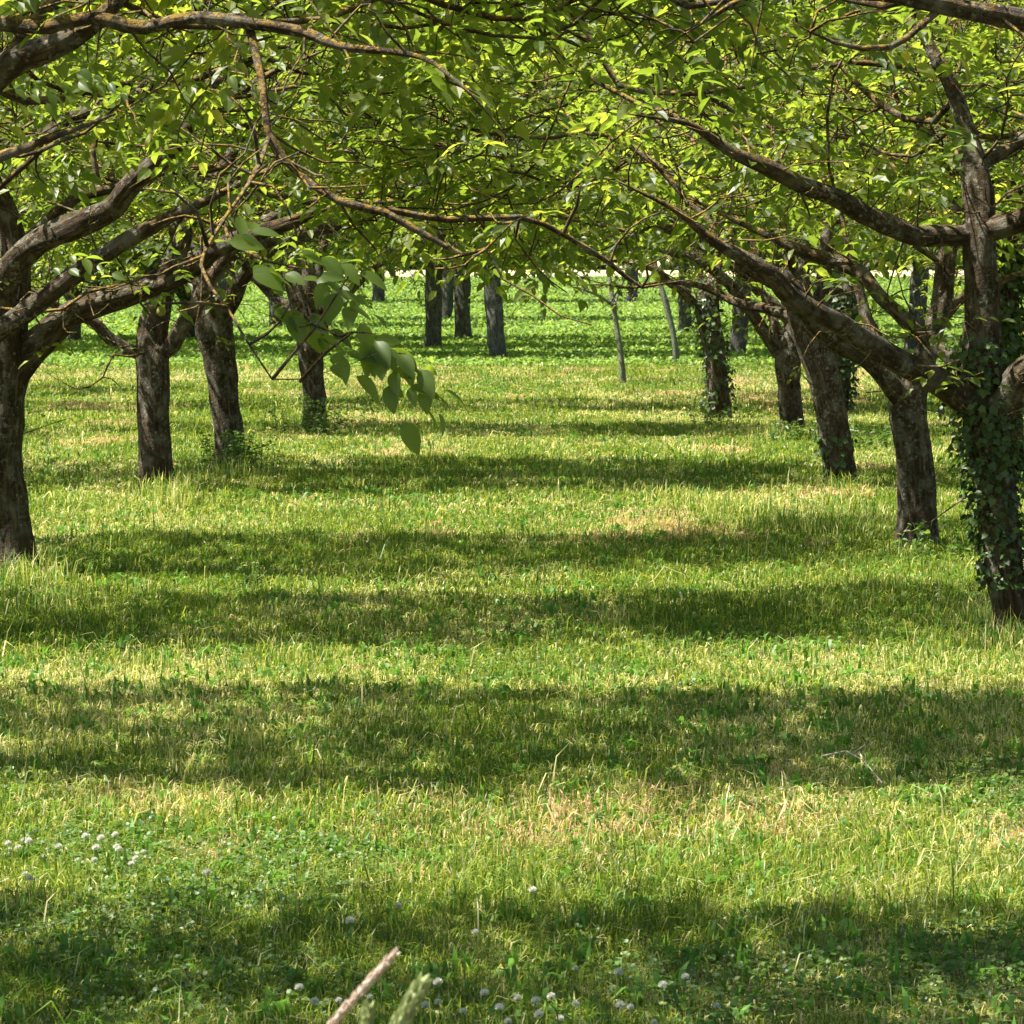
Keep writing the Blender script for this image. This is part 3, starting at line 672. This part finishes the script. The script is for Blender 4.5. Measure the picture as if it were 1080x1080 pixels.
for (x, y, b, s) in ((-9.6, 28.5, 1, 1), (-9.4, 34.6, 0, 1.05), (-9.5, 47.0, 1, 1), (-9.8, 53.2, 0, 1), (9.4, 33, 0, 1), (9.5, 45.5, 1, 1.05), (9.3, 51.8, 0, 1), (9.7, 27, 1, 1)):
    copy_tree((gA, gB)[b], (x, y, 0), ('walnut crown of the outer left row seen above the left trunks', 'walnut crown of the outer right row seen above the right trunks')[x > 0], rng.choice([0, math.pi]) + rng.normal(0, .1), s)
gC = generic(-3.7, 20.9, 403, 'walnut of the left row just outside the left edge, its crown above the stout trunk', natt=640, z0=2.7, ry=1.4, size=1.2, h=5.6)
gD = generic(-3.7, 10.3, 404, 'walnut beside the camera at left, shading the nearest grass', natt=620, z0=3.5, ry=1.15, size=1.2, h=5.8)
gE = generic(3.9, 10.6, 405, 'walnut beside the camera at right', natt=420, z0=3.5, ry=1.2, size=1.2, h=5.8)
# meadow row ends: walnuts added for their shade, trunks kept out of sight
G2 = 'added walnut crowns shading the far ends of the rows'
p = gnd(334, 428); copy_tree(gB, p, 'walnut added for shade, hidden behind the farthest left trunk', math.pi, .97, G2)
p = gnd(831, 424); copy_tree(gB, p, 'walnut added for shade, hidden behind the fourth right trunk', 0, .97, G2)

# field trees beyond the meadow
FG = 'trees standing in the green field'
f1 = generic(*gnd(527, 384)[:2], 501, 'dark leaning field trunk nearest of the three at the centre', 'field_tree', 1.6, 6.2, 2.2, 380, 1.5, M_bark_grey, FG, 1.5, 3, -.16, .15)
f2 = generic(*gnd(456, 373)[:2], 502, 'field trunk leftmost of the three at the centre, half under leaves', 'field_tree', 1.6, 6.6, 2.3, 380, 1.7, M_bark_grey, FG, 1.5, 3, .05, .16)
copy_tree(f2, gnd(489, 363), 'slim grey field trunk between its two darker neighbours', math.pi, 1.05)
copy_tree(f1, gnd(468, 341), 'small distant field trunk just behind the gap of the centre trio', math.pi, 1.1)
copy_tree(f1, gnd(776, 378), 'dark straight field trunk behind the ivy wrapped walnut', math.pi, 1)
copy_tree(f2, gnd(666, 323), 'tiny far field trunk right of the thin sapling', 0, 1.1)
copy_tree(f2, gnd(722, 355), 'whitish field trunk just left of the ivy wrapped walnut', 1, .9)
for i, (px, py, lab) in enumerate(((10, 378, 'field tree hidden behind the stout left edge trunk'), (160, 366, 'field tree behind the second left trunk'), (232, 380, 'field tree behind the third left trunk'), (330, 372, 'field tree behind the farthest left trunk'),
        (838, 370, 'field tree behind the fourth right trunk'), (880, 352, 'field tree behind the leaning third right trunk'), (962, 376, 'field tree behind the second right trunk'), (1052, 362, 'field tree behind the nearest right trunk'))):
    copy_tree((f1, f2)[i % 2], gnd(px, py), lab, (0, math.pi)[i // 2 % 2] + rng.normal(0, .15), rng.uniform(1, 1.15))
f3 = generic(*gnd(-60, 372)[:2], 503, 'low branching field tree at the far left whose leaves reach down to the crop', 'field_tree', 1.7, 6.4, 1.25, 420, .9, M_bark_grey, FG, 1.5, 3, .05, .14)
for px, py, k, lab in ((78, 366, .95, 'low hanging field tree crown seen between the two left edge trunks'), (200, 362, 1, 'low hanging field tree crown between the second and third left trunks'), (290, 350, 1.05, 'low field tree crown between the third and fourth left trunks'),
        (905, 333, 1.25, 'far field tree crown between the third and second right trunks'), (1000, 336, 1.2, 'far field tree crown left of the nearest right trunk'), (400, 322, 1.35, 'far field tree crown left of the centre trio')):
    copy_tree(f3, gnd(px, py), lab, rng.choice([0, math.pi]), k)
# saplings
def sapling(base, pts, label, mat, seed, env, natt):
    g0 = gnd(*base); root = empty('sapling', g0); tag(root, label, 'young tree'); L = []
    for i, limb in enumerate(pts):
        P, r = pxpath(g0, [(a, b, g0[1] + dy, rr) for a, b, dy, rr in limb])
        if i == 0: P[0] = (0, 0, -.05)
        L.append((P, r))
    grow(root, L, env, natt, seed, bm=mat, leaf_size=1.1, per=2, shoot_p=.45)
sapling((657, 406), [[(657, 408, 0, .048), (655, 375, 0, .042), (650, 345, 0, .038), (646, 318, 0, .042), (644, 300, .05, .035), (640, 270, .1, .02)],
    [(648, 325, 0, .03), (636, 314, -.1, .022), (618, 306, -.2, .018), (596, 300, -.3, .012)], [(648, 320, 0, .028), (655, 300, .1, .022), (668, 280, .2, .015)]],
    'thin crooked sapling with forked top at the far meadow edge', M_bark_pale, 601, envelope(1.3, 1.0, 2.1, 3.4), 70)
sapling((714, 388), [[(714, 388, 0, .055), (711, 360, 0, .052), (705, 330, 0, .05), (698, 305, 0, .045), (692, 280, .1, .03), (688, 250, .1, .02)]],
    'pale green leaning young trunk left of the ivy wrapped walnut', M_bark_pale, 602, envelope(1.2, 1.0, 1.9, 3.4, -.3), 60)

# ------------------------------------------------------------------ distant wood
n = 60000
x = rng.uniform(-75, 75, n); y = rng.uniform(205, 235, n)
top = 15 + 7 * fbm(x * .09, y * .09, 71, 3) * 1.4
z = rng.random(n) * top
front = 6 * fbm(x * .13, z * .16, 77, 3)
y = 203 + front * 2 + rng.random(n) ** 2 * 12
A = norm(rng.normal(0, 1, (n, 3))); Nn = norm(rng.normal(0, .7, (n, 3)) + [-.3, -.3, .6])
V, l, t = leaflets(np.stack([x, y, z], 1), A, Nn, rng.uniform(.5, 1.1, n), rng.uniform(.4, .8, n))
w = Acc(); w.add(V, l, t, np.repeat(np.clip(fbm(x * .2, z * .2, 5, 2) + rng.normal(0, .15, n), 0, 1), 7))
tag(w.build('woodland', M_wood, attr='rnd'), 'far wood closing the view beyond the pale field', 'woodland', kind='stuff')

# ------------------------------------------------------------------ weeds at the trunks
def weed(px, py, n, h, sp, label, seed, lw=.05):
    rg = np.random.default_rng(seed); p = gnd(px, py + .03 * (py - 240)); root = empty('weed_clump', p); tag(root, label, 'weeds')
    st = Acc(); lf = Acc()
    for i in range(n):
        b = np.array([rg.normal(0, sp), rg.normal(0, sp * .7), 0]); d = np.array([rg.normal(0, .25), rg.normal(0, .25), 1]); hh = h * rg.uniform(.4, 1)
        P = np.array([b, b + d * hh * .5, b + d * hh + [rg.normal(0, .03), 0, 0]]); tube(st, P, np.array([.004, .003, .002]), 4, 0)
        k = int(hh / .018); t = rg.uniform(.1, 1, k); pos = b + d * (hh * t)[:, None]; az = rg.uniform(0, 6.28, k)
        A = np.stack([np.cos(az), np.sin(az), rg.uniform(-.4, .5, k)], 1); Nn = norm(rg.normal(0, .4, (k, 3)) + [0, 0, 1]); L = rg.uniform(.6, 1.3, k) * lw
        V, l, tt = leaflets(pos, A, Nn, L, L * .55); lf.add(V, l, tt, np.repeat(rg.random(k), 7))
    st.build('stems', M_stem, root, 'rad'); lf.build('leaves', M_weed, root, 'rnd')
weed(248, 492, 38, .42, .17, 'leafy weeds round the foot of the third left walnut', 1)
weed(258, 488, 16, .34, .12, 'pale upright weeds just right of the third left trunk', 11)
weed(336, 454, 44, .48, .24, 'bushy green weeds hiding the foot of the farthest left trunk', 2)
weed(760, 446, 24, .25, .2, 'low weeds at the foot of the ivy wrapped walnut', 3)
weed(842, 462, 26, .3, .2, 'low weeds at the foot of the fourth right walnut', 4)
weed(905, 470, 26, .34, .3, 'patch of weeds between the third and fourth right trunks', 5, .06)
weed(1035, 582, 30, .3, .28, 'patch of leafy weeds right of the second right trunk', 6, .06)
weed(265, 612, 12, .22, .04, 'single small upright weed in the open grass at left', 7, .04)
weed(985, 580, 10, .14, .12, 'low broad leaves against the foot of the second right trunk', 8, .05)

# ------------------------------------------------------------------ clover flowers
def clover_proto():
    rg = np.random.default_rng(5); root = empty('clover_flower', (0, 0, 0))
    n = 60; ph = np.arccos(1 - 1.7 * (np.arange(n) + .5) / n); th = np.pi * (1 + 5 ** .5) * np.arange(n)
    D = np.stack([np.cos(th) * np.sin(ph), np.sin(th) * np.sin(ph), np.cos(ph)], 1)
    A = norm(D + [0, 0, .5]); V, l, t = leaflets(D * .004 + [0, 0, .10], A, norm(np.cross(A, rg.normal(0, 1, (n, 3)))), np.full(n, .0095), np.full(n, .005))
    mesh('flower_head', V, l, t, M_petal, root)
    a = Acc(); tube(a, np.array([(0, 0, 0), (.003, 0, .05), (0, 0, .1)]), np.array([.0013, .0012, .0012]), 5); a.build('stem', M_stem, root, 'rad')
    return root
cp0 = clover_proto(); first = True
spots = [(px, py, 0) for px, py in ((20, 895), (32, 893), (44, 892), (61, 897), (80, 901), (101, 903), (107, 892), (116, 888), (122, 893), (127, 898), (137, 905), (144, 905), (26, 917), (33, 927), (118, 880), (150, 893), (12, 886), (4, 888), (215, 912), (218, 918), (30, 880), (90, 884))]
spots += [(rx, ry, 1) for rx, ry in ((465, 1050), (470, 1040), (510, 1048), (526, 1066), (548, 1048), (572, 1075), (583, 1052), (588, 1066), (448, 1060), (430, 1052), (393, 1045), (330, 1060), (350, 1048), (320, 1040), (540, 1072), (560, 1060), (600, 1055), (484, 1062), (648, 1030), (668, 1055), (700, 1040), (370, 978), (555, 938), (640, 1066), (690, 1068), (720, 1030), (760, 1055), (420, 948), (500, 980), (612, 1010))]
for px, py, k in spots:
    # the pixel marks the flower head, which stands 0.1 m above the ground
    d = ray(px, py); t = (.105 - CH) / d[2]; q = np.array([0, 0, CH]) + d * t; loc = (q[0], q[1], 0)
    lab = ('white clover flower in the sunlit patch near the left edge', 'pale clover flower in the shaded grass along the bottom')[k]; grp = ('white clover flowers in the sunlit patch', 'clover flowers in the shaded foreground')[k]
    s = rng.uniform(.8, 1.25)
    if first: o = cp0; o.location = loc; tag(o, lab, 'flower', grp); first = False
    else: o = copy_tree(cp0, loc, lab, rng.uniform(0, 6), 1, grp)
    o.scale = (s, s, s * rng.uniform(.85, 1.05)) ; o.rotation_euler = (rng.normal(0, .12), rng.normal(0, .12), rng.uniform(0, 6))

# ------------------------------------------------------------------ seed heads close to the camera
def seed_head(tipx, tipy, basex, basey, Y, rr, mat, label, seed, bead):
    tip = at(tipx, tipy, Y); b = at(basex, basey, Y); foot = b + (b - tip) * 1.0; foot = np.array([foot[0] - .1, Y, 0])
    root = empty('grass_seed_head', foot); tag(root, label, 'grass stem')
    st = Acc(); tube(st, np.array([[0, 0, 0], (b - foot) * [.45, 1, .6], b - foot]), np.array([.003, .0022, .0018]), 6); st.build('stem', M_stem if mat is M_greenhead else M_dryhead, root, 'rad', smooth=True)
    rg = np.random.default_rng(seed); n = int(np.linalg.norm(tip - b) / .0012); t = rg.random(n); ax = norm(tip - b); a = rg.uniform(0, 6.28, n)
    u = norm(np.cross(ax, [0, 1, .1])); v = np.cross(ax, u); O = np.cos(a)[:, None] * u + np.sin(a)[:, None] * v
    prof = rr * (np.sin(np.pi * np.clip(t * .93 + .05, 0, 1)) ** .45) * (1 + bead * np.sin(t * 26))
    pos = b - foot + (tip - b) * t[:, None] + O * (prof * .55)[:, None]
    A = norm(ax + O * .45); V, l, tt = leaflets(pos, A, O, np.full(n, rr * 1.5), np.full(n, rr * .8), .2, 0)
    h = Acc(); h.add(V, l, tt, np.zeros(len(V)))
    P = b - foot + (tip - b) * np.linspace(0, 1, 24)[:, None]; tt2 = np.linspace(0, 1, 24)
    tube(h, P, rr * .75 * (np.sin(np.pi * np.clip(tt2 * .93 + .05, 0, 1)) ** .45) * (1 + bead * np.sin(tt2 * 26)), 8)
    h.build('seed_head', mat, root, 'rad')
seed_head(417, 1004, 345, 1085, 5.2, .0068, M_dryhead, 'pinkish dry grass seed head slanting up at the bottom edge', 1, .08)
seed_head(446, 1036, 410, 1100, 5.0, .012, M_greenhead, 'pale green plump seed head right of the dry pink one', 2, .2)
seed_head(388, 1060, 384, 1120, 5.1, .0095, M_greenhead, 'short green seed head between the two taller ones', 3, .12)

# fallen twigs
def fallen(p0, p1, label, seed):
    a = gnd(*p0); b = gnd(*p1); root = empty('fallen_twig', a); tag(root, label, 'twig')
    t = Acc(); d = b - a; tube(t, np.array([[0, 0, .06], d * .4 + [0, 0, .12], d * .7 + [0, 0, .11], d + [0, 0, .05]]), np.array([.004, .004, .003, .002]), 6)
    t.build('stick', M_dryhead, root, 'rad', smooth=True)
    t = Acc(); tube(t, np.array([d * .5 + [0, 0, .12], d * .62 + [.03, .05, .16]]), np.array([.0025, .0015]), 5); t.build('side_twig', M_dryhead, root, 'rad')
fallen((868, 812), (930, 838), 'pale fallen twig in the shaded grass at right', 1)

# ------------------------------------------------------------------ light
SUN_EL = R(60); SUN_AZ = R(-98)      # azimuth from +Y towards +X
sd = Vector((math.sin(SUN_AZ) * math.cos(SUN_EL), math.cos(SUN_AZ) * math.cos(SUN_EL), math.sin(SUN_EL)))
sl = bpy.data.lights.new('sun', 'SUN'); sl.energy = 5.0; sl.angle = R(.53); sl.color = (1, .95, .86)
so = bpy.data.objects.new('sun', sl); col.objects.link(so); so.rotation_euler = sd.to_track_quat('Z', 'Y').to_euler(); so.location = (-20, -5, 40)
wd = bpy.data.worlds.new('World'); sc.world = wd; wd.use_nodes = True; nt = wd.node_tree; nt.nodes.clear()
sky = nt.nodes.new('ShaderNodeTexSky'); sky.sky_type = 'NISHITA'; sky.sun_disc = False; sky.sun_elevation = SUN_EL; sky.sun_rotation = SUN_AZ
bg = nt.nodes.new('ShaderNodeBackground'); bg.inputs['Strength'].default_value = .055
ow = nt.nodes.new('ShaderNodeOutputWorld'); nt.links.new(sky.outputs[0], bg.inputs[0]); nt.links.new(bg.outputs[0], ow.inputs[0])
vs = sc.view_settings; vs.view_transform = 'Standard'; vs.look = 'None'; vs.exposure = 1.38; vs.gamma = 1
cy = sc.cycles; cy.max_bounces = 6; cy.diffuse_bounces = 3; cy.glossy_bounces = 2; cy.transmission_bounces = 5; cy.transparent_max_bounces = 4
cy.use_denoising = True; cy.sample_clamp_indirect = 6; cy.caustics_reflective = False; cy.caustics_refractive = False
print('objects', len(bpy.data.objects))
